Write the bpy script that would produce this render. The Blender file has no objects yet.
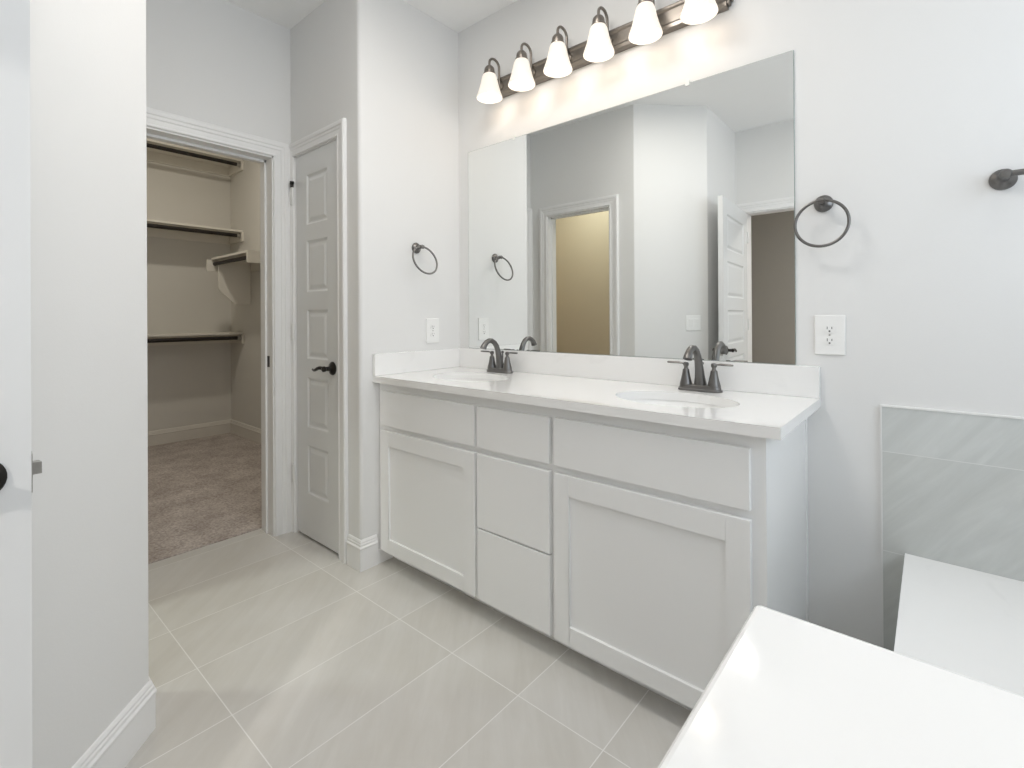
import bpy, bmesh, math
from mathutils import Vector, Matrix
PI = math.pi
S = bpy.context.scene
COL = S.collection

# ------------------------------------------------------------------ camera
YAW, PIT, ROL = math.radians(130.4884), math.radians(0.1273), math.radians(-0.3292)
F = Vector((math.cos(YAW)*math.cos(PIT), math.sin(YAW)*math.cos(PIT), math.sin(PIT)))
R = Vector((math.sin(YAW), -math.cos(YAW), 0)); U = R.cross(F)
R2 = R*math.cos(ROL) + U*math.sin(ROL); U2 = U*math.cos(ROL) - R*math.sin(ROL)
cd = bpy.data.cameras.new('camera'); cam = bpy.data.objects.new('camera', cd); COL.objects.link(cam)
M4 = Matrix((R2, U2, -F)).transposed().to_4x4(); M4.translation = Vector((2.017, -1.91, 1.17))
cam.matrix_world = M4
cd.sensor_width = 36; cd.lens = 491.775*36/1024; cd.shift_y = -(384-315.734)/1024; cd.clip_start = 0.02
S.camera = cam

# ------------------------------------------------------------------ light + exposure
S.view_settings.view_transform = 'Standard'; S.view_settings.look = 'None'
S.view_settings.gamma = 1; S.view_settings.use_curve_mapping = False
S.view_settings.exposure = 0.17
S.cycles.max_bounces = 12; S.cycles.diffuse_bounces = 8; S.cycles.glossy_bounces = 6
S.cycles.sample_clamp_indirect = 6
W = bpy.data.worlds.new('sky'); S.world = W; W.use_nodes = True
W.node_tree.nodes['Background'].inputs[0].default_value = (0.82, 0.91, 1, 1)
W.node_tree.nodes['Background'].inputs[1].default_value = 0.2

def area(name, loc, rot, sx, sy, power, color):
    l = bpy.data.lights.new(name, 'AREA'); l.shape = 'RECTANGLE'; l.size = sx; l.size_y = sy
    l.energy = power; l.color = color
    o = bpy.data.objects.new(name, l); COL.objects.link(o); o.location = loc; o.rotation_euler = rot
    return o
def point(name, loc, power, color, r=.03):
    l = bpy.data.lights.new(name, 'POINT'); l.energy = power; l.color = color; l.shadow_soft_size = r
    o = bpy.data.objects.new(name, l); COL.objects.link(o); o.location = loc
    return o
# daylight entering the window over the tub, and an unseen upward fill in the added bay behind it
area('daylight_over_tub', (2.97, -.80, 1.72), (0, math.radians(90), 0), 1.0, 1.1, 10.5, (.80, .90, 1.0))
area('bay_ceiling_fill', (4.27, -2.20, 1.60), (0, math.radians(158), 0), 1.1, .7, 22, (.93, .94, .97))

H = 2.768                                   # ceiling height

# ------------------------------------------------------------------ materials
def mat(name, col, rough=.5, metal=0, spec=.5, emit=None, es=0, bump=None, coat=0):
    m = bpy.data.materials.new(name); m.use_nodes = True
    n = m.node_tree; b = n.nodes['Principled BSDF']
    b.inputs['Base Color'].default_value = (*col, 1); b.inputs['Roughness'].default_value = rough
    b.inputs['Metallic'].default_value = metal; b.inputs['Specular IOR Level'].default_value = spec
    b.inputs['Coat Weight'].default_value = coat
    if emit: b.inputs['Emission Color'].default_value = (*emit, 1); b.inputs['Emission Strength'].default_value = es
    if bump:
        sc, st, di = bump
        tc = n.nodes.new('ShaderNodeTexCoord'); no = n.nodes.new('ShaderNodeTexNoise'); bu = n.nodes.new('ShaderNodeBump')
        no.inputs['Scale'].default_value = sc; no.inputs['Detail'].default_value = 3
        bu.inputs['Strength'].default_value = st; bu.inputs['Distance'].default_value = di
        n.links.new(tc.outputs['Object'], no.inputs['Vector']); n.links.new(no.outputs['Fac'], bu.inputs['Height'])
        n.links.new(bu.outputs['Normal'], b.inputs['Normal'])
    return m
def ramp(n, fac, stops):
    r = n.nodes.new('ShaderNodeValToRGB'); n.links.new(fac, r.inputs['Fac'])
    e = r.color_ramp.elements
    e[0].position, e[0].color = stops[0][0], (*stops[0][1], 1)
    e[1].position, e[1].color = stops[-1][0], (*stops[-1][1], 1)
    for p, c in stops[1:-1]:
        k = e.new(p); k.color = (*c, 1)
    return r

PAINT = mat('wall_paint', (.765, .765, .76), .75, spec=.25, bump=(160, .10, .002))
CEIL = mat('ceiling_paint', (.88, .88, .875), .85, spec=.2, bump=(120, .12, .002))
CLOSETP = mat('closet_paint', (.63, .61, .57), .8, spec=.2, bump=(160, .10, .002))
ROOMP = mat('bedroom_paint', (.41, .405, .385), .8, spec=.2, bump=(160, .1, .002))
TRIM = mat('trim_white', (.83, .83, .83), .35)
DOORW = mat('door_white', (.73, .74, .745), .4)
CAB = mat('cabinet_paint', (.85, .855, .855), .42)
BRONZE = mat('bronze', (.17, .165, .16), .32, .85, bump=(60, .05, .001))
DARKBR = mat('dark_bronze', (.03, .028, .027), .3, .75)
STEEL = mat('satin_nickel', (.45, .44, .42), .3, 1)
HINGE = mat('painted_hinge', (.80, .80, .79), .35, .1)
PLAST = mat('white_plastic', (.86, .86, .85), .3)
SLOT = mat('slot_black', (.02, .02, .02), .6)
PORC = mat('porcelain', (.92, .92, .91), .08, coat=.5)
ACRYL = mat('acrylic', (.84, .85, .86), .15, coat=.3)
SHADEM = mat('frosted_shade', (.45, .43, .40), .4, emit=(1, .92, .80), es=.60)
BULB = mat('lit_bulb', (1, 1, 1), .4, emit=(1, .88, .74), es=3)
CANL = mat('can_light', (1, 1, 1), .4, emit=(1, .97, .93), es=8)
MIRR = mat('mirror_silver', (.90, .915, .905), .0, 1)
EDGE = mat('mirror_edge', (.30, .36, .34), .2)
CLEARP = mat('clear_clip', (.80, .82, .80), .2)
ROD = mat('closet_rod', (.016, .012, .010), .5, .3)
SHELFP = mat('shelf_paint', (.70, .67, .61), .5)
BACKP = mat('plate_bronze', (.24, .215, .19), .30, .8)
CAULK = mat('tile_edge', (.80, .80, .79), .4)
GLASS = mat('window_glass', (1, 1, 1), .0); GLASS.node_tree.nodes['Principled BSDF'].inputs['Transmission Weight'].default_value = 1

def quartz():
    m = mat('white_quartz', (.86, .86, .85), .08, coat=.2)
    n = m.node_tree; b = n.nodes['Principled BSDF']
    tc = n.nodes.new('ShaderNodeTexCoord'); no = n.nodes.new('ShaderNodeTexNoise')
    no.inputs['Scale'].default_value = 5; no.inputs['Detail'].default_value = 8; no.inputs['Distortion'].default_value = 1.6
    n.links.new(tc.outputs['Object'], no.inputs['Vector'])
    r = ramp(n, no.outputs['Fac'], [(.30, (.855, .855, .85)), (.62, (.86, .86, .855)), (.70, (.83, .83, .825)), (.76, (.86, .86, .855))])
    n.links.new(r.outputs[0], b.inputs['Base Color'])
    return m
QUARTZ = quartz()

def tile_mat(name, ax, off, bw, rh, c1, c2, grout, rough, vein_rot, mort=.0016):
    m = mat(name, c1, rough); n = m.node_tree; b = n.nodes['Principled BSDF']; L = n.links.new
    g = n.nodes.new('ShaderNodeTexCoord')
    sp = n.nodes.new('ShaderNodeSeparateXYZ'); L(g.outputs['Object'], sp.inputs[0])
    cb = n.nodes.new('ShaderNodeCombineXYZ'); L(sp.outputs[ax[0]], cb.inputs[0]); L(sp.outputs[ax[1]], cb.inputs[1])
    mp = n.nodes.new('ShaderNodeMapping'); mp.inputs['Location'].default_value = (-off[0], -off[1], 0); L(cb.outputs[0], mp.inputs[0])
    br = n.nodes.new('ShaderNodeTexBrick'); br.offset = 0; br.squash = 1
    for k, v in (('Scale', 1), ('Mortar Size', mort), ('Mortar Smooth', .1), ('Bias', 0), ('Brick Width', bw), ('Row Height', rh)): br.inputs[k].default_value = v
    br.inputs['Color1'].default_value = (0, 0, 0, 1); br.inputs['Color2'].default_value = (1, 1, 1, 1); br.inputs['Mortar'].default_value = (.5, .5, .5, 1)
    L(mp.outputs[0], br.inputs['Vector'])
    # per-tile shift of the stone figure
    ad = n.nodes.new('ShaderNodeVectorMath'); ad.operation = 'MULTIPLY_ADD'
    L(br.outputs['Color'], ad.inputs[0]); ad.inputs[1].default_value = (7, 5, 3); L(mp.outputs[0], ad.inputs[2])
    m2 = n.nodes.new('ShaderNodeMapping'); m1 = n.nodes.new('ShaderNodeMapping'); m1.inputs['Rotation'].default_value = (0, 0, -vein_rot); L(ad.outputs[0], m1.inputs[0])
    m2.inputs['Scale'].default_value = (1.1, 7.5, 1); L(m1.outputs[0], m2.inputs[0])
    n1 = n.nodes.new('ShaderNodeTexNoise'); n1.inputs['Scale'].default_value = 2.6; n1.inputs['Detail'].default_value = 9; n1.inputs['Roughness'].default_value = .62; n1.inputs['Distortion'].default_value = .7; L(m2.outputs[0], n1.inputs['Vector'])
    n2 = n.nodes.new('ShaderNodeTexNoise'); n2.inputs['Scale'].default_value = 3; n2.inputs['Detail'].default_value = 4; L(ad.outputs[0], n2.inputs['Vector'])
    r1 = ramp(n, n1.outputs['Fac'], [(.30, c1), (.52, tuple((a+q)/2 for a, q in zip(c1, c2))), (.70, c2)])
    r2 = ramp(n, n2.outputs['Fac'], [(.35, (.93, .92, .90)), (.65, (1.0, 1.0, 1.0))])
    mu = n.nodes.new('ShaderNodeMix'); mu.data_type = 'RGBA'; mu.blend_type = 'MULTIPLY'; mu.inputs['Factor'].default_value = 1
    L(r1.outputs[0], mu.inputs['A']); L(r2.outputs[0], mu.inputs['B'])
    mx = n.nodes.new('ShaderNodeMix'); mx.data_type = 'RGBA'; L(br.outputs['Fac'], mx.inputs['Factor'])
    L(mu.outputs['Result'], mx.inputs['A']); mx.inputs['B'].default_value = (*grout, 1)
    L(mx.outputs['Result'], b.inputs['Base Color'])
    iv = n.nodes.new('ShaderNodeMath'); iv.operation = 'SUBTRACT'; iv.inputs[0].default_value = 1; L(br.outputs['Fac'], iv.inputs[1])
    sm = n.nodes.new('ShaderNodeMath'); sm.operation = 'MULTIPLY_ADD'; L(n1.outputs['Fac'], sm.inputs[0]); sm.inputs[1].default_value = .25; L(iv.outputs[0], sm.inputs[2])
    bu = n.nodes.new('ShaderNodeBump'); bu.inputs['Strength'].default_value = .25; bu.inputs['Distance'].default_value = .0015
    L(sm.outputs[0], bu.inputs['Height']); L(bu.outputs['Normal'], b.inputs['Normal'])
    return m
FLOORM = tile_mat('floor_tile', (0, 1), (.1415, -.745), .2987, .600, (.565, .55, .522), (.62, .608, .585), (.75, .74, .72), .33, math.radians(132))
WTILE = tile_mat('wall_tile_stone', (0, 2), (1.897, .442), .600, .3065, (.535, .555, .545), (.64, .66, .65), (.70, .71, .70), .45, math.radians(50), .0012)
WTILEY = tile_mat('wall_tile_stone_side', (1, 2), (-.30, .442), .600, .3065, (.535, .555, .545), (.64, .66, .65), (.70, .71, .70), .45, math.radians(50), .0012)

def carpet():
    m = mat('carpet', (.4, .34, .3), .95, spec=.1); n = m.node_tree; b = n.nodes['Principled BSDF']; L = n.links.new
    tc = n.nodes.new('ShaderNodeTexCoord')
    a = n.nodes.new('ShaderNodeTexNoise'); a.inputs['Scale'].default_value = 90; a.inputs['Detail'].default_value = 4; L(tc.outputs['Object'], a.inputs['Vector'])
    c = n.nodes.new('ShaderNodeTexNoise'); c.inputs['Scale'].default_value = 6; c.inputs['Detail'].default_value = 5; L(tc.outputs['Object'], c.inputs['Vector'])
    r = ramp(n, a.outputs['Fac'], [(.3, (.36, .315, .29)), (.7, (.66, .60, .56))])
    r2 = ramp(n, c.outputs['Fac'], [(.35, (.78, .76, .75)), (.65, (1, 1, 1))])
    mu = n.nodes.new('ShaderNodeMix'); mu.data_type = 'RGBA'; mu.blend_type = 'MULTIPLY'; mu.inputs['Factor'].default_value = 1
    L(r.outputs[0], mu.inputs['A']); L(r2.outputs[0], mu.inputs['B']); L(mu.outputs['Result'], b.inputs['Base Color'])
    bu = n.nodes.new('ShaderNodeBump'); bu.inputs['Strength'].default_value = .8; bu.inputs['Distance'].default_value = .006
    L(a.outputs['Fac'], bu.inputs['Height']); L(bu.outputs['Normal'], b.inputs['Normal'])
    return m
CARPET = carpet()

# ------------------------------------------------------------------ mesh helpers
class MB:
    def __init__(s): s.v = []; s.f = []; s.sm = []
    def add(s, vs, fs, smooth=False):
        k = len(s.v); s.v += [Vector(p) for p in vs]; s.f += [tuple(i+k for i in f) for f in fs]; s.sm += [smooth]*len(fs)
        return s
    def box(s, x0, y0, z0, x1, y1, z1):
        x0, x1 = sorted((x0, x1)); y0, y1 = sorted((y0, y1)); z0, z1 = sorted((z0, z1))
        return s.add([(x0,y0,z0),(x1,y0,z0),(x1,y1,z0),(x0,y1,z0),(x0,y0,z1),(x1,y0,z1),(x1,y1,z1),(x0,y1,z1)],
                     [(0,3,2,1),(4,5,6,7),(0,1,5,4),(1,2,6,5),(2,3,7,6),(3,0,4,7)])
    def prism(s, poly, z0, z1, smooth=False):
        n = len(poly)
        s.add([(x,y,z0) for x,y in poly]+[(x,y,z1) for x,y in poly], [(i,(i+1)%n,n+(i+1)%n,n+i) for i in range(n)], smooth)
        s.add([(x,y,z0) for x,y in poly], [tuple(range(n))[::-1]]); s.add([(x,y,z1) for x,y in poly], [tuple(range(n))])
        return s
    def tube(s, pts, rad, n=16, cap=True, flat=None):
        pts = [Vector(p) for p in pts]; m = len(pts)
        rad = list(rad) if hasattr(rad, '__len__') else [rad]*m
        up = None; vs = []; fs = []
        for i, p in enumerate(pts):
            t = (pts[min(i+1,m-1)]-pts[max(i-1,0)]).normalized()
            if up is None:
                up = Vector((0,0,1)) if abs(t.z) < .9 else Vector((1,0,0))
            a = (up - t*up.dot(t)).normalized(); b = t.cross(a); up = a
            for k in range(n):
                w = 2*PI*k/n
                ra = rad[i]*(flat if flat else 1)
                vs.append(p + a*math.cos(w)*ra + b*math.sin(w)*rad[i])
        for i in range(m-1):
            for k in range(n):
                fs.append((i*n+k, i*n+(k+1)%n, (i+1)*n+(k+1)%n, (i+1)*n+k))
        s.add(vs, fs, True)
        if cap:
            s.add(vs[:n], [tuple(range(n))[::-1]]); s.add(vs[-n:], [tuple(range(n))])
        return s
    def lathe(s, prof, o=(0,0,0), d=(0,0,1), n=32, smooth=True):
        o = Vector(o); d = Vector(d).normalized(); a = d.orthogonal().normalized(); b = d.cross(a)
        vs = []; fs = []
        for r, h in prof:
            for k in range(n):
                w = 2*PI*k/n; vs.append(o + d*h + a*math.cos(w)*r + b*math.sin(w)*r)
        for i in range(len(prof)-1):
            for k in range(n): fs.append((i*n+k, i*n+(k+1)%n, (i+1)*n+(k+1)%n, (i+1)*n+k))
        return s.add(vs, fs, smooth)
    def torus(s, c, nrm, R0, r, n=64, m=12):
        c = Vector(c); nrm = Vector(nrm).normalized(); a = nrm.orthogonal().normalized(); b = nrm.cross(a)
        vs = []; fs = []
        for i in range(n):
            w = 2*PI*i/n; e = a*math.cos(w)+b*math.sin(w)
            for j in range(m):
                q = 2*PI*j/m; vs.append(c + e*(R0+r*math.cos(q)) + nrm*r*math.sin(q))
        for i in range(n):
            for j in range(m): fs.append((i*m+j, ((i+1)%n)*m+j, ((i+1)%n)*m+(j+1)%m, i*m+(j+1)%m))
        return s.add(vs, fs, True)
    def build(s, name, m, parent=None, at=None, bevel=0, segs=2, rot=None):
        """parent: verts are world coords and get shifted to the parent's frame unless at is given"""
        off = Vector((0,0,0))
        if parent is not None and at is None:
            p = parent
            while p is not None: off += p.location; p = p.parent
        elif parent is None and at is not None: off = Vector(at)
        me = bpy.data.meshes.new(name)
        me.from_pydata([tuple(v-off) for v in s.v], [], s.f)
        bm = bmesh.new(); bm.from_mesh(me)
        for i, f in enumerate(bm.faces): f.smooth = s.sm[i]
        bmesh.ops.remove_doubles(bm, verts=bm.verts, dist=1e-5)
        bmesh.ops.recalc_face_normals(bm, faces=bm.faces)
        for e in bm.edges:
            if len(e.link_faces) == 2 and e.calc_face_angle(0) > math.radians(40): e.smooth = False
        bm.to_mesh(me); bm.free()
        me.materials.append(m)
        o = bpy.data.objects.new(name, me); COL.objects.link(o)
        if parent is not None: o.parent = parent
        if parent is None and at is not None: o.location = at
        if bevel:
            md = o.modifiers.new('bevel', 'BEVEL'); md.width = bevel; md.segments = segs; md.limit_method = 'ANGLE'; md.angle_limit = math.radians(35)
            md.harden_normals = False
        return o

def struct(o): o['kind'] = 'structure'; return o
def tag(o, label, cat, group=None):
    o['label'] = label; o['category'] = cat
    if group: o['group'] = group
    return o
def thing(name, label, cat, loc, rz=0, group=None):
    o = bpy.data.objects.new(name, None); COL.objects.link(o); o.location = loc; o.rotation_euler = (0, 0, rz)
    o.empty_display_size = .05
    return tag(o, label, cat, group)
def copy_tree(o, parent=None):
    c = o.copy(); COL.objects.link(c); c.parent = parent
    for ch in [k for k in bpy.data.objects if k.parent == o]: copy_tree(ch, c)
    return c

# ------------------------------------------------------------------ setting: floors, ceilings
def slab(name, poly, z0, z1, m): return struct(MB().prism(poly, z0, z1).build(name, m))
CX = -.83                                    # tile ends, carpet begins
slab('floor', [(CX,-1.63),(CX,.12),(3.02,.12),(3.02,-1.64),(4.42,-1.64),(4.42,-2.70),(.50,-2.70),(.50,-1.63)], -.10, 0, FLOORM)
slab('floor_closet', [(-3.55,-1.66),(CX,-1.66),(CX,.16),(-3.55,.16)], -.10, .006, CARPET)
slab('floor_toilet_room', [(-1.75,-2.69),(.50,-2.69),(.50,-1.63),(-.83,-1.63),(-.83,-1.66),(-1.75,-1.66)], -.10, 0, FLOORM)
slab('floor_bedroom', [(-.6,-5.6),(3.6,-5.6),(3.6,-2.70),(-.6,-2.70)], -.10, .004, CARPET)
slab('ceiling', [(-.82,-1.63),(-.82,.12),(3.02,.12),(3.02,-1.64),(4.42,-1.64),(4.42,-2.75),(.59,-2.75),(.59,-1.63)], H, H+.1, CEIL)
slab('ceiling_closet', [(-3.55,-1.66),(-.82,-1.66),(-.82,.16),(-3.55,.16)], 3.05, 3.15, CEIL)
slab('ceiling_toilet_room', [(-1.75,-2.75),(.59,-2.75),(.59,-1.625),(-1.75,-1.625)], H+.001, H+.1, CEIL)
slab('ceiling_bedroom', [(-.6,-5.6),(3.6,-5.6),(3.6,-2.75),(-.6,-2.75)], H, H+.1, CEIL)

# ------------------------------------------------------------------ walls
def arc(cx, cy, r, a0, a1, n=6):
    return [(cx+r*math.cos(math.radians(a0+(a1-a0)*i/n)), cy+r*math.sin(math.radians(a0+(a1-a0)*i/n))) for i in range(n+1)]
struct(MB().box(-.11, 0, 0, 3.02, .12, H).build('wall_back', PAINT))
r = .018
struct(MB().prism([(-.11,0),(-.11,-.633)] + arc(-r,-.633+r,r,-90,0) + [(0,0)], 0, H).build('wall_left', PAINT))
# wall with the narrow panel door
struct(MB().box(-.675,-.633,0,-.631,-.53,H).box(-.178,-.633,0,-.11,-.53,H).box(-.631,-.633,2.053,-.178,-.53,H).build('wall_linen', PAINT))
# wall between hall and walk-in closet
CY0, CY1 = -1.442, -.729
struct(MB().box(-.82,CY1,0,-.675,.05,3.05).box(-.82,-1.518,0,-.675,CY0,3.05).box(-.82,CY0,2.04,-.675,CY1,3.05).build('wall_closet_front', PAINT))
# hall wall facing the vanity
HX0, HX1 = -.495, .112
struct(MB().box(-.82,-1.63,0,HX0,-1.518,H).box(HX1,-1.63,0,.28,-1.518,H).box(HX0,-1.63,2.035,HX1,-1.518,H).build('wall_hall', PAINT))
# diagonal wall + its return
s2 = math.sqrt(.5); rc = .012
cvx, cvy = .315-rc*math.tan(math.radians(22.5)), -1.518-rc
dvx, dvy = .720-rc, -1.923-rc*math.tan(math.radians(22.5))
poly = [(.28,-1.63),(.28,-1.518)] + arc(cvx,cvy,rc,90,45,4) + arc(dvx,dvy,rc,45,0,4) + [(.720,-2.63),(.59,-2.63),(.59,-1.948),(.28,-1.638)]
struct(MB().prism(poly, 0, H).build('wall_diagonal', PAINT))
DX0, DX1 = .806, 1.623
struct(MB().box(.59,-2.75,0,DX0,-2.63,H).box(DX1,-2.75,0,4.42,-2.63,H).box(DX0,-2.75,2.053,DX1,-2.63,H).build('wall_front', PAINT))
# right wall with the tub window; bay and second window added to even the light
WZ0, WZ1 = 1.20, 2.25
m = MB().box(2.90,-1.74,0,3.02,0,WZ0).box(2.90,-1.74,WZ1,3.02,0,H).box(2.90,-.25,WZ0,3.02,0,WZ1).box(2.90,-1.74,WZ0,3.02,-1.35,WZ1)
m.box(3.02,-1.74,0,4.42,-1.64,H)
m.box(4.30,-2.63,0,4.42,-1.74,1.0).box(4.30,-2.63,2.2,4.42,-1.74,H).box(4.30,-1.84,1.0,4.42,-1.74,2.2).box(4.30,-2.63,1.0,4.42,-2.56,2.2)
struct(m.build('wall_right', PAINT))
for i, (X, a, b, z0, z1) in enumerate(((2.995,-1.35,-.25,WZ0,WZ1),(4.395,-2.56,-1.84,1.0,2.2))):
    struct(MB().box(X,a,z0,X+.02,a+.04,z1).box(X,b-.04,z0,X+.02,b,z1).box(X,a+.04,z0,X+.02,b-.04,z0+.04).box(X,a+.04,z1-.04,X+.02,b-.04,z1).build('window_%d' % (i+1), TRIM))
# closet, toilet room, bedroom shells
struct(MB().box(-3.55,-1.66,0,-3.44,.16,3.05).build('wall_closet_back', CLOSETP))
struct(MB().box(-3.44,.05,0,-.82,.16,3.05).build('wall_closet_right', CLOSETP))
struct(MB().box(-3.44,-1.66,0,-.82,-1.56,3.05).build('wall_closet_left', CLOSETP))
struct(MB().box(-1.75,-1.76,0,-.82,-1.66,H).box(-1.75,-2.69,0,-1.65,-1.76,H).box(-1.75,-2.80,0,.59,-2.69,H).build('wall_toilet_room', mat('warm_paint', (.62,.52,.40), .8)))
struct(MB().box(-.6,-5.6,0,3.6,-5.5,H).box(-.6,-5.5,0,-.5,-2.82,H).box(3.5,-5.5,0,3.6,-2.75,H).build('wall_bedroom', ROOMP))

# knee wall in the foreground, tiled tub surround
KX = 1.945
struct(MB().box(KX,-1.722,0,2.90,-1.582,.953).build('wall_knee', PAINT))
cap = MB().box(1.929,-1.740,.955,2.90,-1.566,.985).build('ledge_cap', QUARTZ, at=(2.41,-1.65,.955), bevel=.004, segs=3)
tag(cap, 'white quartz cap slab on the half wall in the foreground', 'ledge')
struct(MB().box(1.897,-.010,0,2.90,0,.886).build('wall_tile', WTILE))
struct(MB().box(2.890,-1.582,0,2.90,-.010,.886).build('wall_tile_side', WTILEY))
struct(MB().box(1.894,-.012,.886,2.90,0,.891).box(1.894,-.012,0,1.897,0,.886).build('trim_tile_edge', CAULK))

# ------------------------------------------------------------------ profiles: casings and baseboards
CPROF = [(0,0),(0,.010),(.003,.013),(.008,.0125),(.011,.010),(.030,.0105),(.034,.014),(.045,.0145),(.049,.0185),(.060,.020),(.066,.019),(.070,.015),(.070,0)]
def casing(name, o, sdir, nrm, s0, s1, h, width=.070, rev=.008, prof=None, z0=0, l=None):
    """o: wall origin, sdir: along wall, nrm: out of wall"""
    o = Vector(o); sd = Vector(sdir); nn = Vector(nrm); mb = MB(); k = width/.070
    P = CPROF; n = len(P); vs = []
    for u, v in P:
        uu = u*k+rev
        ul = uu if l is None else rev + u*k*l/width
        for (a, z) in ((s0-ul, z0), (s0-ul, h+uu), (s1+uu, h+uu), (s1+uu, z0)): vs.append(o + sd*a + nn*v + Vector((0,0,z)))
    fs = []
    for i in range(n):
        j = (i+1) % n
        for q in range(3): fs.append((i*4+q, i*4+q+1, j*4+q+1, j*4+q))
    fs.append(tuple(i*4 for i in range(n))); fs.append(tuple(i*4+3 for i in range(n))[::-1])
    mb.add(vs, fs)
    return mb
BPROF = [(0,0),(.014,0),(.014,.098),(.0165,.102),(.0165,.108),(.011,.113),(.011,.121),(.008,.125),(.008,.131),(.004,.138),(0,.140)]
def baseboard(name, path, m=TRIM, k=1.0):
    """path: 2d points, room on the left-hand side of travel"""
    pts = [Vector((x,y,0)) for x,y in path]; n = len(pts); offs = []
    for i in range(n):
        def nl(a, b):
            d = (b-a).normalized(); return Vector((-d.y, d.x, 0))
        if i == 0: q = nl(pts[0], pts[1])
        elif i == n-1: q = nl(pts[-2], pts[-1])
        else:
            a = nl(pts[i-1], pts[i]); b = nl(pts[i], pts[i+1]); q = (a+b)/(1+a.dot(b))
        offs.append(q)
    mb = MB(); P = BPROF; np_ = len(P); vs = []
    for i in range(n):
        for d, z in P: vs.append(pts[i] + offs[i]*d + Vector((0,0,z*k)))
    fs = []
    for i in range(n-1):
        for j in range(np_):
            j2 = (j+1) % np_; fs.append((i*np_+j, (i+1)*np_+j, (i+1)*np_+j2, i*np_+j2))
    fs.append(tuple(range(np_))); fs.append(tuple((n-1)*np_+j for j in range(np_))[::-1])
    return struct(mb.add(vs, fs).build(name, m))

def jamb(mb, o, sd, nn, s0, s1, h, depth, t=.0, stop=None):
    """lining inside an opening: boxes given in wall coordinates"""
    return mb
# trim_1: linen door casing ; trim_2 closet ; trim_3 toilet room ; trim_4 bedroom
c = casing('trim_1', (0,-.633,0), (1,0,0), (0,-1,0), -.623, -.186, 2.045, .070, l=.038)
c.box(-.631,-.633,0,-.6245,-.53,2.053).box(-.1845,-.633,0,-.178,-.53,2.053).box(-.631,-.633,2.0465,-.178,-.53,2.053)
c.box(-.6245,-.588,0,-.612,-.575,2.0465).box(-.197,-.588,0,-.1845,-.575,2.0465).box(-.6245,-.588,2.035,-.1845,-.575,2.0465)
struct(c.build('trim_1', TRIM))
c = casing('trim_2', (-.675,0,0), (0,1,0), (1,0,0), -1.435, -.739, 2.032, .083)
jt = .008
c.box(-.822,CY1,0,-.674,CY1-jt,2.04).box(-.822,CY0,0,-.674,CY0+jt,2.04).box(-.822,CY0,2.04,-.674,CY1,2.032)
c.box(-.780,CY1-jt,0,-.745,CY1-jt-.009,2.032).box(-.780,CY0+jt,0,-.745,CY0+jt+.012,2.032).box(-.780,CY0+jt,2.032,-.745,CY1-jt,2.020)
t2 = struct(c.build('trim_2', TRIM))
MB().box(-.738,CY1-jt-.0015,.905,-.712,CY1-jt,.965).build('strike_plate', DARKBR, t2)
cc = casing('x', (-.82,0,0), (0,1,0), (-1,0,0), -1.435, -.742, 2.032, .074); struct(cc.build('trim_5', TRIM))
c = casing('trim_3', (0,-1.518,0), (1,0,0), (0,1,0), HX0+.008, HX1-.008, 2.027, .074)
c.box(HX0,-1.635,0,HX0+jt,-1.513,2.035).box(HX1-jt,-1.635,0,HX1,-1.513,2.035).box(HX0,-1.635,2.027,HX1,-1.513,2.035)
c.box(HX0+jt,-1.60,0,HX0+jt+.012,-1.565,2.027).box(HX1-jt-.012,-1.60,0,HX1-jt,-1.565,2.027).box(HX0+jt,-1.60,2.015,HX1-jt,-1.565,2.027)
struct(c.build('trim_3', TRIM))
c = casing('trim_4', (0,-2.63,0), (1,0,0), (0,1,0), DX0+.008, DX1-.008, 2.045, .080)
c.box(DX0,-2.755,0,DX0+jt,-2.629,2.053).box(DX1-jt,-2.755,0,DX1,-2.629,2.053).box(DX0,-2.755,2.045,DX1,-2.629,2.053)
struct(c.build('trim_4', TRIM))

baseboard('baseboard_left', [(0,-.5515),(0,-.633),(-.101,-.633)])
# the end against the vanity turns under the toe space
struct(MB().box(0,-.551,0,.012,-.463,.0645).build('baseboard_left_return', TRIM))
baseboard('baseboard_hall', [(.1925,-1.518),(.315,-1.518),(.720,-1.923),(.720,-2.63)])
baseboard('baseboard_hall_end', [(-.675,-1.518),(-.575,-1.518)])
baseboard('baseboard_front', [(1.704,-2.63),(4.30,-2.63),(4.30,-1.74),(3.02,-1.74)])
baseboard('baseboard_closet', [(-.82,.05),(-3.44,.05),(-3.44,-1.56),(-.82,-1.56)], mat('closet_trim', (.66,.63,.58), .4))

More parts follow.
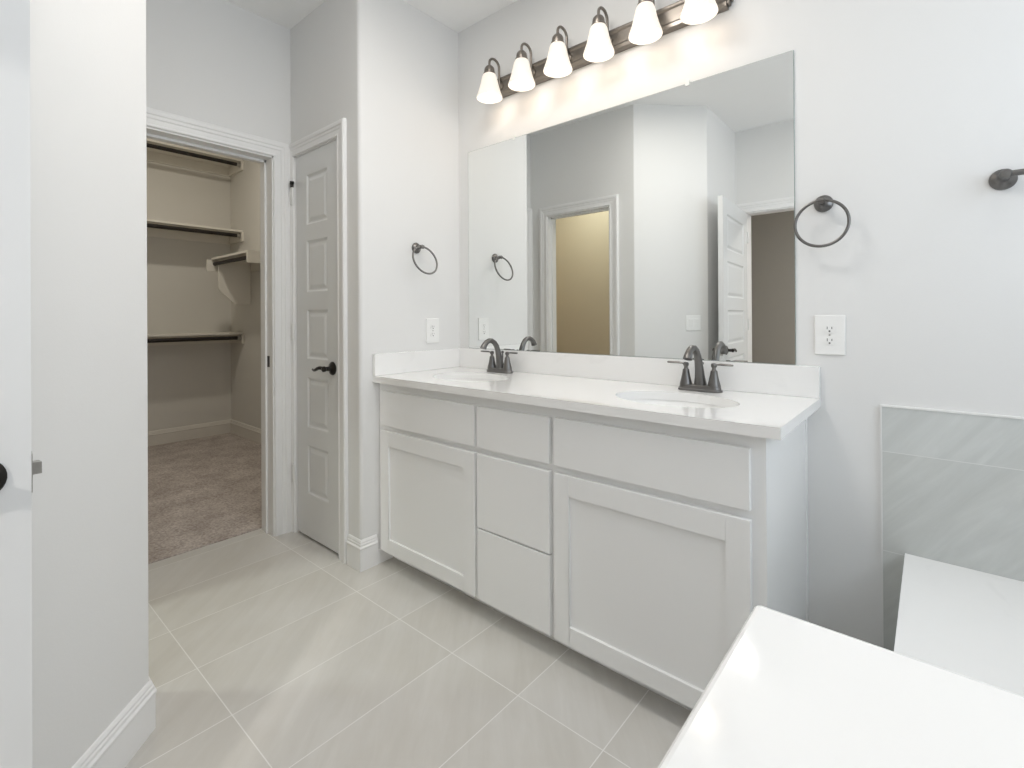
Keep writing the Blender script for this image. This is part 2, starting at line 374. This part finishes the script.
# ------------------------------------------------------------------ panel doors
def panel_leaf(w, h, t, px, pz, mb=None):
    """local: x 0..w, z 0..h, y 0 (front) .. t (back)"""
    mb = mb or MB()
    xs = [0, px[0], px[1], w]; zs = [0] + [z for p in pz for z in p] + [h]
    for side in (0, 1):
        y = 0 if side == 0 else t; d = 1 if side == 0 else -1
        def V(x, z, dep): return (x, y+d*dep, z)
        for i in range(3):
            for j in range(len(zs)-1):
                if i == 1 and j % 2 == 1: continue
                mb.add([V(xs[i],zs[j],0),V(xs[i+1],zs[j],0),V(xs[i+1],zs[j+1],0),V(xs[i],zs[j+1],0)], [(0,1,2,3)])
        for a, b in pz:
            rings = [(0,0),(.003,.0008),(.010,.0075),(.016,.0085),(.020,.008),(.036,.0025),(.040,.002)]
            for (i0,d0),(i1,d1) in zip(rings, rings[1:]):
                o = [V(px[0]+i0,a+i0,d0),V(px[1]-i0,a+i0,d0),V(px[1]-i0,b-i0,d0),V(px[0]+i0,b-i0,d0)]
                q = [V(px[0]+i1,a+i1,d1),V(px[1]-i1,a+i1,d1),V(px[1]-i1,b-i1,d1),V(px[0]+i1,b-i1,d1)]
                mb.add(o+q, [(k,(k+1)%4,4+(k+1)%4,4+k) for k in range(4)])
            i1, d1 = rings[-1]
            mb.add([V(px[0]+i1,a+i1,d1),V(px[1]-i1,a+i1,d1),V(px[1]-i1,b-i1,d1),V(px[0]+i1,b-i1,d1)], [(0,1,2,3)])
    for a, b in (((0,0),(w,0)),((w,0),(w,h)),((w,h),(0,h)),((0,h),(0,0))):
        mb.add([(a[0],0,a[1]),(b[0],0,b[1]),(b[0],t,b[1]),(a[0],t,a[1])], [(0,1,2,3)])
    return mb
PZ = [(.225,.483),(.578,.843),(.940,1.200),(1.292,1.566),(1.649,1.916)]
def lever(name, parent, x, y, z, side, dirx, m=DARKBR):
    """side -1: projects to local -y ; dirx: lever direction along local x"""
    mb = MB(); s = side
    mb.lathe([(0,0),(.033,0),(.034,.003),(.031,.008),(.022,.012),(.014,.016),(.011,.022),(.011,.040),(.014,.043),(.014,.052),(.009,.057),(0,.058)], (x,y,z), (0,s,0), 28)
    pts = []; rr = []
    for i in range(15):
        f = i/14
        pts.append((x + dirx*(.004+f*.108), y+s*(.047+.006*math.sin(f*PI)), z + .006*math.sin(f*2*PI*.95) - .006*f))
        rr.append(.0095 - .0045*f + .0012*math.sin(f*PI))
    mb.tube(pts, rr, 12)
    return mb.build(name, m, parent, at=(0,0,0))
d1 = struct(panel_leaf(.433, 2.030, .035, (.113,.329), PZ).build('door_1', DOORW))
d1.location = (-.621, -.631, .014)
lever('lever_handle', d1, .433-.058, 0, .905, -1, -1)
MB().box(.432,.004,.87,.4338,.031,.93).build('latch_plate', DARKBR, d1, at=(0,0,0))
for k, z in enumerate((.312, 1.080, 1.822)):
    hb = MB().lathe([(0,-.045),(.007,-.045),(.007,.045),(0,.045)], (-.008,-.016,z), (0,0,1), 14).box(-.024,-.021,z-.046,-.006,-.0165,z+.046)
    ho = hb.build('hinge', HINGE, d1, at=(0,0,0))
    if k == 2:
        MB().lathe([(0,0),(.009,0),(.009,.02),(0,.022)], (-.010,-.018,z+.046), (0,0,1), 14).lathe([(0,0),(.011,0),(.011,.014),(0,.014)], (-.010,-.018,z+.064), (0,0,1), 14).lathe([(0,0),(.006,0),(.006,.008),(0,.008)], (.000,-.022,z+.070), (.3,-1,0), 10).build('hinge_pin_stop', DARKBR, ho, at=(0,0,0))
d2 = struct(panel_leaf(.806, 2.030, .035, (.125,.681), PZ).build('door_2', DOORW))
d2.location = (.817, -2.611, .014); d2.rotation_euler = (0,0,math.radians(86.3))
lever('lever_handle', d2, .806-.062, 0, .902, -1, -1)
lever('lever_handle', d2, .806-.062, .035, .902, 1, -1)
MB().box(.8055,.005,.865,.8075,.030,.93).build('latch_plate', STEEL, d2, at=(0,0,0))
MB().prism([(.806,.009),(.819,.009),(.816,.026),(.806,.026)], .894, .914).build('latch_bolt', STEEL, d2, at=(0,0,0))
for z in (.312, 1.080, 1.822):
    MB().lathe([(0,-.045),(.007,-.045),(.007,.045),(0,.045)], (-.004,-.0075,z), (0,0,1), 14).box(-.004,-.002,z-.044,.02,0.001,z+.044).build('hinge', HINGE, d2, at=(0,0,0))

# ------------------------------------------------------------------ vanity cabinet
van = thing('vanity_cabinet', 'long light grey shaker vanity cabinet with two doors and three drawers', 'cabinet', (.85,-.27,0))
YF, YD = -.530, -.549
VX0, VX1 = .002, 1.692
MB().box(VX0,-.511,.066,VX0+.016,-.001,.8625).box(VX1-.016,-.511,.066,VX1,-.001,.8625).box(VX0+.016,-.511,.066,VX1-.016,-.012,.082).box(VX0+.016,-.012,.066,VX1-.016,-.001,.8625).build('cabinet_box', CAB, van)
m = MB()
zr = [(.066,.093),(.640-.006,.667+.006),(.826-.008,.862)]
Z0, Z1 = .066, .8625
m.box(VX0,YF,Z0,VX1,-.5115,.10).box(VX0,YF,.815,VX1,-.5115,Z1)
for a, b in ((VX0,.05),(.640,.690),(1.000,1.052),(1.640,VX1)): m.box(a,YF,.10,b,-.5115,.815)
for a, b in ((.05,.640),(.690,1.000),(1.052,1.640)): m.box(a,YF,.628,b,-.5115,.678)
m.box(.69,YF,.338,1.0,-.5115,.368)
m.build('face_frame', CAB, van)
MB().box(.018,-.462,.0,VX1,-.447,.066).box(VX1-.016,-.447,0,VX1,-.001,.066).box(VX0,-.447,0,VX0+.016,-.02,.066).build('toe_kick', CAB, van)
MB().box(1.692,-.022,.002,1.6955,-.0005,.862).build('scribe_strip', CAB, van)
def shaker(x0, x1, z0, z1, st=.061, rt=.070, rb=.063):
    f = MB(); f.box(x0,YD,z0,x0+st,YF-.0005,z1).box(x1-st,YD,z0,x1,YF-.0005,z1).box(x0+st,YD,z1-rt,x1-st,YF-.0005,z1).box(x0+st,YD,z0,x1-st,YF-.0005,z0+rb)
    d = f.build('door', CAB, van, bevel=.0016)
    MB().box(x0+st-.002,YD+.009,z0+rb-.002,x1-st+.002,YF-.001,z1-rt+.002).build('door_panel', CAB, d)
shaker(.034, .657, .076, .640); shaker(1.036, 1.658, .076, .640)
def front(nm, x0, x1, z0, z1): return MB().box(x0,YD,z0,x1,YF-.0005,z1).build(nm, CAB, van, bevel=.002, segs=2)
front('drawer', .670, 1.017, .664, .824); front('drawer', .670, 1.017, .356, .640); front('drawer', .670, 1.017, .076, .350)
front('false_drawer_front', .034, .658, .664, .826); front('false_drawer_front', 1.036, 1.657, .664, .826)

# countertop with two oval cut-outs
CT0, CT1 = .864, .8944
sinks = [(.395, -.310), (1.362, -.315)]; SA, SB = .203, .142
def ctop():
    mb = MB(); X0, X1, Y0, Y1 = .0015, 1.734, -.569, -.0005
    cells = [(.15,.64), (1.11,1.60)]
    cur = X0
    for z in (CT0, CT1):
        cur = X0
        for (a, b), (sx, sy) in zip(cells, sinks):
            mb.add([(cur,Y0,z),(a,Y0,z),(a,Y1,z),(cur,Y1,z)], [(0,1,2,3)])
            angs = sorted(set([2*PI*k/72 for k in range(72)] + [math.atan2(y-sy, x-sx) % (2*PI) for x in (a,b) for y in (Y0,Y1)]))
            inn = [(sx+SA*math.cos(t), sy+SB*math.sin(t)) for t in angs]; out = []
            for t in angs:
                c_, s_ = math.cos(t), math.sin(t); k = 1e9
                if c_ > 1e-9: k = min(k, (b-sx)/c_)
                if c_ < -1e-9: k = min(k, (a-sx)/c_)
                if s_ > 1e-9: k = min(k, (Y1-sy)/s_)
                if s_ < -1e-9: k = min(k, (Y0-sy)/s_)
                out.append((sx+c_*k, sy+s_*k))
            n = len(angs)
            mb.add([(x,y,z) for x,y in inn+out], [(i,(i+1)%n,n+(i+1)%n,n+i) for i in range(n)])
            if z == CT1:
                mb.add([(x,y,CT1) for x,y in inn]+[(x,y,CT0) for x,y in inn], [(i,(i+1)%n,n+(i+1)%n,n+i) for i in range(n)], True)
            cur = b
        mb.add([(cur,Y0,z),(X1,Y0,z),(X1,Y1,z),(cur,Y1,z)], [(0,1,2,3)])
    for (p, q) in (((X0,Y0),(X1,Y0)),((X1,Y0),(X1,Y1)),((X1,Y1),(X0,Y1)),((X0,Y1),(X0,Y0))):
        mb.add([(*p,CT0),(*q,CT0),(*q,CT1),(*p,CT1)], [(0,1,2,3)])
    return mb
ct = thing('countertop', 'white quartz countertop with two oval cut-outs on the grey vanity', 'countertop', (.867,-.285,CT0))
ctm = ctop().build('counter_slab', QUARTZ, ct)
MB().box(.0015,-.0205,CT1+.0002,1.734,-.0005,.9995).build('backsplash', QUARTZ, ct, bevel=.0015)
MB().box(.0015,-.569,CT1+.0002,.0205,-.0208,.9975).build('side_splash', QUARTZ, ct, bevel=.0015)
def sink(cx, cy, lab):
    t = thing('sink', lab, 'sink', (cx, cy, CT0-.15), group='undermount sinks')
    mb = MB(); n = 64; prof = [(1.10,0),(1.02,-.0005),(1.015,-.006),(.99,-.03),(.93,-.07),(.80,-.11),(.55,-.135),(.25,-.145),(.10,-.148)]
    vs = []; fs = []
    for k, dz in prof:
        for i in range(n): vs.append((cx+SA*k*math.cos(2*PI*i/n), cy+SB*k*math.sin(2*PI*i/n), CT0-.0005+dz))
    for j in range(len(prof)-1):
        for i in range(n): fs.append((j*n+i, j*n+(i+1)%n, (j+1)*n+(i+1)%n, (j+1)*n+i))
    mb.add(vs, fs, True); mb.build('basin', PORC, t)
    MB().lathe([(0,.004),(.018,.004),(.024,.002),(.024,-.002),(0,-.003)], (cx,cy,CT0-.148), (0,0,1), 24).build('drain', BRONZE, t)
sink(*sinks[0], 'oval white undermount sink at the left end of the counter beside the side splash')
sink(*sinks[1], 'oval white undermount sink at the right end of the counter nearer the electrical outlet')

# faucets
def faucet(loc, lab):
    t = thing('faucet', lab, 'faucet', loc, group='bronze centerset faucets')
    AT = (0,0,0)
    # base: long rounded plate with a raised top
    def stad(a, b, n=10):
        p = []
        for i in range(n+1): w = -PI/2+PI*i/n; p.append((a+b*math.cos(w), b*math.sin(w)))
        for i in range(n+1): w = PI/2+PI*i/n; p.append((-a+b*math.cos(w), b*math.sin(w)))
        return p
    mb = MB(); L = [(.054,.026,0),(.054,.026,.006),(.052,.024,.010),(.051,.022,.020),(.050,.020,.022)]
    vs = []; n = len(stad(1,1))
    for a, b, z in L: vs += [(x,y,z) for x,y in stad(a,b)]
    fs = [(j*n+i, j*n+(i+1)%n, (j+1)*n+(i+1)%n, (j+1)*n+i) for j in range(len(L)-1) for i in range(n)] + [tuple(range((len(L)-1)*n, len(L)*n)), tuple(range(n))[::-1]]
    mb.add(vs, fs); mb.build('base', BRONZE, t, at=AT, bevel=.001)
    # spout: tapering column bending forward and down
    P = [(0,.006,.018),(0,.002,.05),(0,-.004,.08),(0,-.012,.108),(0,-.022,.131),(0,-.037,.149),(0,-.056,.159),(0,-.076,.160),(0,-.093,.153),(0,-.106,.142),(0,-.114,.131),(0,-.117,.124)]
    Rr = [.023,.018,.0155,.014,.013,.0125,.012,.012,.0125,.0135,.015,.016]
    MB().tube(P, Rr, 20).build('spout', BRONZE, t, at=AT)
    MB().tube([(0,.020,.02),(0,.024,.075),(0,.024,.095)], .003, 10).lathe([(0,0),(.006,.002),(.007,.007),(.005,.012),(0,.013)], (0,.024,.093), (0,0,1), 16).build('lift_rod', BRONZE, t, at=AT)
    for s in (-1, 1):
        hb = MB().lathe([(0,.018),(.023,.018),(.0225,.024),(.0175,.042),(.0135,.062),(.0115,.076),(.0085,.078),(.0065,.083),(.007,.088),(.010,.091),(.0105,.098),(.008,.103),(0,.105)], (s*.051,0,0), (0,0,1), 24)
        ho = hb.build('handle', BRONZE, t, at=AT)
        MB().tube([(s*.051,-.002,.094),(s*.064,-.003,.099),(s*.076,-.004,.1005),(s*.108,-.006,.1005),(s*.118,-.006,.1005)], [.006,.0055,.0075,.008,.007], 12, flat=.55).build('lever', BRONZE, ho, at=AT)
    return t
faucet((.378,-.088,CT1), 'dark bronze two-handle faucet behind the left sink')
faucet((1.367,-.088,CT1), 'dark bronze two-handle faucet behind the right sink')

# ------------------------------------------------------------------ mirror
mr = thing('wall_mirror', 'large frameless rectangular mirror above the vanity backsplash', 'mirror', (.871,-.003,1.0))
MX0, MX1, MZ0, MZ1 = .079, 1.663, 1.0005, 2.0765
e = MB().box(MX0,-.0055,MZ0,MX1,-.0005,MZ1).build('mirror_edge', EDGE, mr)
MB().add([(MX0+.001,-.0058,MZ0+.001),(MX1-.001,-.0058,MZ0+.001),(MX1-.001,-.0058,MZ1-.001),(MX0+.001,-.0058,MZ1-.001)], [(0,1,2,3)]).build('mirror_glass', MIRR, mr)
for x in (.412, 1.298):
    MB().box(x-.008,-.0095,MZ1-.010,x+.008,-.0062,MZ1+.004).box(x-.008,-.0095,MZ1+.001,x+.008,-.0005,MZ1+.012).build('mirror_clip', CLEARP, mr, bevel=.001)

# ------------------------------------------------------------------ six-light vanity bar
LX0, LS, LY = .341, .208, -.110
vl = thing('vanity_light', 'bronze bar light with six glowing bell shades above the mirror', 'light fixture', (.861,0,2.35))
pr = [(0,2.302),(-.022,2.302),(-.030,2.306),(-.031,2.322),(-.026,2.328),(-.026,2.378),(-.031,2.384),(-.031,2.395),(-.022,2.402),(0,2.402)]
vs = []; xa, xb = .270, 1.452; n = len(pr)
for x in (xa, xb): vs += [(x,y,z) for y,z in pr]
MB().add(vs, [(i,(i+1)%n,n+(i+1)%n,n+i) for i in range(n)] + [tuple(range(n)), tuple(range(n,2*n))[::-1]]).build('back_plate', BACKP, vl, bevel=.0012)
for x, s in ((xa,-1),(xb,1)):
    MB().box(x,-.027,2.312,x+s*.010,-.001,2.392).box(x+s*.010,-.020,2.325,x+s*.018,-.001,2.380).build('end_cap', BACKP, vl, bevel=.003)
for k in range(6):
    x = LX0+LS*k
    a = MB().lathe([(0,0),(.020,0),(.018,.006),(.009,.010),(0,.011)], (x,-.026,2.352), (0,-1,0), 20)
    pts = [(x,-.030,2.352)]
    for i in range(13):
        w = PI*i/12; pts.append((x, -.074+.036*math.cos(w), 2.440+.032*math.sin(w)))
    pts.insert(1, (x,-.036,2.375)); pts.insert(2, (x,-.038,2.41)); pts.append((x,LY,2.418))
    ao = a.tube(pts, .0062, 12).build('arm', BACKP, vl)
    MB().lathe([(0,.035),(.012,.034),(.019,.028),(.0245,.020),(.026,.010),(.026,.0),(.030,-.004),(.030,-.010),(.026,-.012),(0,-.012)], (x,LY,2.392), (0,0,1), 24).build('socket_cup', BACKP, ao)
    sh = MB().lathe([(.024,0),(.031,-.004),(.0365,-.016),(.041,-.035),(.0455,-.056),(.0465,-.058),(.0515,-.078),(.0575,-.096),(.0625,-.109),(.0645,-.117),(.0645,-.120),(.062,-.120),(.0595,-.109),(.0545,-.096),(.0485,-.078),(.0425,-.056),(.038,-.035),(.0335,-.016),(.029,-.007),(.022,-.002)], (x,LY,2.384), (0,0,1), 40).build('lamp_shade', SHADEM, vl)
    MB().lathe([(0,-.095),(.012,-.093),(.022,-.084),(.026,-.072),(.024,-.058),(.016,-.042),(.012,-.030),(0,-.028)], (x,LY,2.384), (0,0,1), 20).build('bulb', BULB, sh)
    point('vanity_bulb_light', (x,LY,2.250), .26, (1,.78,.58), .04)

# ------------------------------------------------------------------ towel rings and bar
def towel_ring(loc, rz, lab, tilt):
    t = thing('towel_ring', lab, 'towel ring', loc, rz, group='bronze towel rings'); AT = (0,0,0)
    MB().lathe([(0,0),(.027,0),(.028,.004),(.025,.009),(.018,.012),(.013,.016),(.010,.022),(.009,.034),(0,.036)], (0,0,0), (0,-1,0), 28).build('rosette', BRONZE, t, at=AT)
    MB().tube([(0,-.022,.002),(0,-.040,.004),(0,-.052,.004)], [.009,.009,.009], 14).lathe([(0,-.012),(.0095,-.010),(.0095,.010),(0,.012)], (0,-.048,.002), (1,0,0), 16).build('post', BRONZE, t, at=AT)
    th = math.radians(tilt)
    MB().torus((0,-.048-.0735*math.sin(th),.002-.0735*math.cos(th)), (0,math.cos(th),-math.sin(th)), .0745, .0048).build('ring', BRONZE, t, at=AT)
towel_ring((1.747,-.0005,1.538), 0, 'bronze towel ring on the wall to the right of the mirror', 3)
towel_ring((.0005,-.306,1.526), math.radians(90), 'bronze towel ring on the side wall to the left of the mirror', 20)
tb = thing('towel_bar', 'bronze towel bar at the right edge above the tiled wall', 'towel bar', (2.443,-.0005,1.54)); AT = (0,0,0)
for s in (-1, 1):
    MB().lathe([(0,0),(.0285,0),(.029,.004),(.027,.009),(.020,.014),(.014,.020),(.011,.030),(.011,.062),(.013,.066),(.013,.078),(.009,.083),(0,.084)], (s*.275,0,0), (0,-1,0), 28).build('rosette', BRONZE, tb, at=AT)
MB().tube([(-.285,-.072,0),(.285,-.072,0)], .008, 14).build('bar', BRONZE, tb, at=AT)

# ------------------------------------------------------------------ outlets and switch
def outlet(loc, rz, lab):
    t = thing('wall_outlet', lab, 'outlet', loc, rz, group='duplex outlets'); AT = (0,0,0)
    MB().box(-.0435,-.006,-.0655,.0435,0,.0655).build('cover_plate', PLAST, t, at=AT, bevel=.003, segs=3)
    for z in (-.0195, .0195):
        mb = MB(); p = []
        for i in range(32):
            w = 2*PI*i/32; p.append((.0172*math.cos(w), max(-.0125, min(.0125, .0172*math.sin(w)))))
        n = len(p)
        mb.add([(x,-.006,z+q) for x,q in p]+[(x,-.0078,z+q) for x,q in p], [(i,(i+1)%n,n+(i+1)%n,n+i) for i in range(n)]+[tuple(range(n,2*n))])
        ro = mb.build('receptacle', PLAST, t, at=AT)
        MB().box(-.0075,-.0081,z-.001,-.0055,-.0077,z+.008).box(.0055,-.0081,z,.0075,-.0077,z+.007).lathe([(0,.0005),(.0028,.0005),(.0028,0)], (0,-.0077,z-.007), (0,-1,0), 12).build('slots', SLOT, ro, at=AT)
    MB().lathe([(0,.0012),(.003,.001),(.003,0)], (0,-.006,0), (0,-1,0), 12).build('screw', STEEL, t, at=AT)
outlet((1.7615,-.0003,1.1045), 0, 'white duplex outlet on the wall right of the mirror')
outlet((.0003,-.201,1.099), math.radians(90), 'white duplex outlet on the side wall below the left towel ring')
sx = .637; sy = -1.518-(sx-.315)
sw = thing('light_switch', 'white two-gang switch plate on the angled wall, seen in the mirror', 'switch', (sx+.0003,sy+.0003,1.115), math.radians(135)); AT = (0,0,0)
MB().box(-.058,-.006,-.058,.058,0,.058).build('cover_plate', PLAST, sw, at=AT, bevel=.003, segs=3)
for x in (-.023, .023):
    MB().box(x-.0165,-.0075,-.0335,x+.0165,-.006,.0335).add([(x-.015,-.0075,-.032),(x+.015,-.0075,-.032),(x+.015,-.0075,.032),(x-.015,-.0075,.032),(x-.015,-.0115,.030),(x+.015,-.0115,.030)], [(0,1,5,4),(4,5,2,3),(0,4,3),(1,2,5)]).build('rocker', PLAST, sw, at=AT)

# ------------------------------------------------------------------ closet shelves with rods
def back_shelf(zr, lab):
    t = thing('closet_shelf', lab, 'shelf', (-3.29,-.75,zr), group='back wall closet shelves')
    MB().box(-3.438,-1.558,zr+.035,-3.125,.048,zr+.054).build('shelf_board', SHELFP, t)
    MB().box(-3.439,-1.558,zr-.055,-3.421,.048,zr+.034).box(-3.420,.030,zr-.055,-3.10,.049,zr+.034).box(-3.420,-1.559,zr-.055,-3.10,-1.54,zr+.034).build('cleat', SHELFP, t)
    ro = MB().tube([(-3.14,-1.53,zr),(-3.14,.0,zr)], .0175, 16).build('hanging_rod', ROD, t)
    MB().lathe([(0,0),(.026,0),(.026,.006),(.018,.010),(.018,.032),(0,.032)], (-3.14,.030,zr), (0,-1,0), 20).build('rod_socket', STEEL, ro)
back_shelf(2.675, 'highest closet shelf with a dark rod, near the closet door head')
back_shelf(1.980, 'middle closet shelf with a dark hanging rod on the closet back wall')
back_shelf(.980, 'lowest closet shelf with a dark hanging rod above the carpet')
ss = thing('closet_side_shelf', 'short closet shelf with corner gusset and rod on the right closet wall', 'shelf', (-2.55,-.10,1.67))
MB().box(-2.985,-.275,1.705,-2.190,.048,1.724).build('shelf_board', SHELFP, ss)
MB().box(-2.90,.031,1.615,-2.190,.049,1.704).build('cleat', SHELFP, ss)
pg = [(-.245,1.704),(.030,1.704),(.030,1.304),(-.108,1.304),(-.245,1.438)]
def plate(x0, x1, pts, nm, m, par):
    n = len(pts); mb = MB()
    mb.add([(x0,y,z) for y,z in pts]+[(x1,y,z) for y,z in pts], [(i,(i+1)%n,n+(i+1)%n,n+i) for i in range(n)]+[tuple(range(n)), tuple(range(n,2*n))[::-1]])
    return mb.build(nm, m, par)
plate(-2.918,-2.900,pg,'gusset',SHELFP,ss)
plate(-2.208,-2.190,[(-.275,1.704),(.030,1.704),(.030,1.625),(-.275,1.625)],'end_block',SHELFP,ss)
plate(-3.0,-2.982,[(-.313,1.704),(.030,1.704),(.030,1.602),(-.313,1.602)],'end_block',SHELFP,ss)
MB().tube([(-2.980,-.250,1.670),(-2.209,-.250,1.670)], .0165, 16).build('hanging_rod', ROD, ss)

# ------------------------------------------------------------------ tub
TZ = .449
td = thing('tub_deck', 'flat white tub surround ledge at the right below the grey tile', 'tub deck', (2.42,-.8,0))
mb = MB(); X0, X1, Y0, Y1 = 1.951, 2.889, -1.581, -.0105; TX, TY, TA, TB = 2.50, -.80, .30, .66
for z in (TZ-.03, TZ):
    angs = sorted(set([2*PI*k/96 for k in range(96)] + [math.atan2(y-TY, x-TX) % (2*PI) for x in (X0,X1) for y in (Y0,Y1)]))
    inn = [(TX+TA*math.cos(t), TY+TB*math.sin(t)) for t in angs]; out = []
    for t_ in angs:
        c_, s_ = math.cos(t_), math.sin(t_); k = 1e9
        if c_ > 1e-9: k = min(k, (X1-TX)/c_)
        if c_ < -1e-9: k = min(k, (X0-TX)/c_)
        if s_ > 1e-9: k = min(k, (Y1-TY)/s_)
        if s_ < -1e-9: k = min(k, (Y0-TY)/s_)
        out.append((TX+c_*k, TY+s_*k))
    n = len(angs)
    mb.add([(x,y,z) for x,y in inn+out], [(i,(i+1)%n,n+(i+1)%n,n+i) for i in range(n)])
    if z == TZ: mb.add([(x,y,TZ) for x,y in inn]+[(x,y,TZ-.03) for x,y in inn], [(i,(i+1)%n,n+(i+1)%n,n+i) for i in range(n)], True)
for (p, q) in (((X0,Y0),(X1,Y0)),((X1,Y0),(X1,Y1)),((X1,Y1),(X0,Y1)),((X0,Y1),(X0,Y0))):
    mb.add([(*p,TZ-.03),(*q,TZ-.03),(*q,TZ),(*p,TZ)], [(0,1,2,3)])
mb.build('deck_slab', QUARTZ, td)
MB().box(1.965,-1.581,0,1.985,-.0125,TZ-.0305).build('apron', WTILEY, td)
bt = thing('bathtub', 'white oval drop-in bathtub set in the white tub deck', 'bathtub', (TX,TY,0))
mb = MB(); n = 72; prof = [(1.03,.003),(1.03,.014),(1.0,.018),(.95,.012),(.92,-.02),(.88,-.15),(.80,-.30),(.70,-.36),(.40,-.385),(.02,-.39)]
vs = []; fs = []
for k, dz in prof:
    for i in range(n): vs.append((TX+TA*k*math.cos(2*PI*i/n), TY+TB*k*math.sin(2*PI*i/n), TZ-.0025+dz))
for j in range(len(prof)-1):
    for i in range(n): fs.append((j*n+i, j*n+(i+1)%n, (j+1)*n+(i+1)%n, (j+1)*n+i))
mb.add(vs, fs, True).build('tub_shell', ACRYL, bt)
MB().lathe([(0,.004),(.03,.003),(.034,0),(0,-.001)], (TX,TY+.35,TZ-.38), (0,0,1), 24).build('drain', BRONZE, bt)

# ------------------------------------------------------------------ ceiling lights (toilet room, closet) and added unseen fills
def can(loc, lab, power, col=(1,.95,.88)):
    t = thing('ceiling_light', lab, 'ceiling light', loc); AT = (0,0,0)
    MB().lathe([(.075,0),(.095,0),(.095,-.004),(.085,-.007),(.075,-.004)], (0,0,0), (0,0,1), 32).build('trim_ring', TRIM, t, at=AT)
    MB().lathe([(0,-.002),(.075,-.002),(.075,0),(0,0)], (0,0,0), (0,0,1), 32).build('lens', CANL, t, at=AT)
    a = area('can_glow', (loc[0],loc[1],loc[2]-.012), (0,0,0), .14, .14, power, col); a.data.shape = 'DISK'
can((2.45,-.80,H-.0005), 'added fill light shaped as a recessed can over the bathtub', 1)  # unseen can added as general room fill
can((1.8,-2.35,H-.0005), 'added fill light shaped as a recessed can near the bedroom doorway', 1.6)  # added fill, kept outside what the mirror reflects
fl = thing('ceiling_light', 'unseen fill light added in front of the vanity, shaped as a wide flush disc', 'ceiling light', (1.0,-.98,H-.0005)); AT = (0,0,0)  # added fixture: broad soft fill for vanity and floor
MB().lathe([(0,0),(.285,0),(.29,-.006),(.29,-.030),(.280,-.034),(.275,-.028),(.275,-.004),(0,-.004)], (0,0,0), (0,0,1), 48).build('trim_ring', TRIM, fl, at=AT)
MB().lathe([(0,-.040),(.10,-.039),(.20,-.036),(.274,-.030),(.274,-.006),(0,-.006)], (0,0,0), (0,0,1), 48).build('diffuser', mat('fill_diffuser', (.9,.9,.9), .5, emit=(1,.97,.93), es=1.5), fl, at=AT)
a = area('flush_fill', (1.0,-.98,H-.045), (0,0,0), .54, .54, 10.5, (1,.95,.885)); a.data.shape = 'DISK'
can((-2.0,-.9,3.0495), 'round recessed ceiling light inside the closet', 11.7, (1,.94,.82))
can((-.6,-2.15,H-.0005), 'round recessed ceiling light in the toilet room', 10, (.91,1,.89))
can((2.6,-4.2,H-.0005), 'added fill light shaped as a recessed can in the bedroom beyond the door', 54)  # added to brighten the otherwise black bedroom
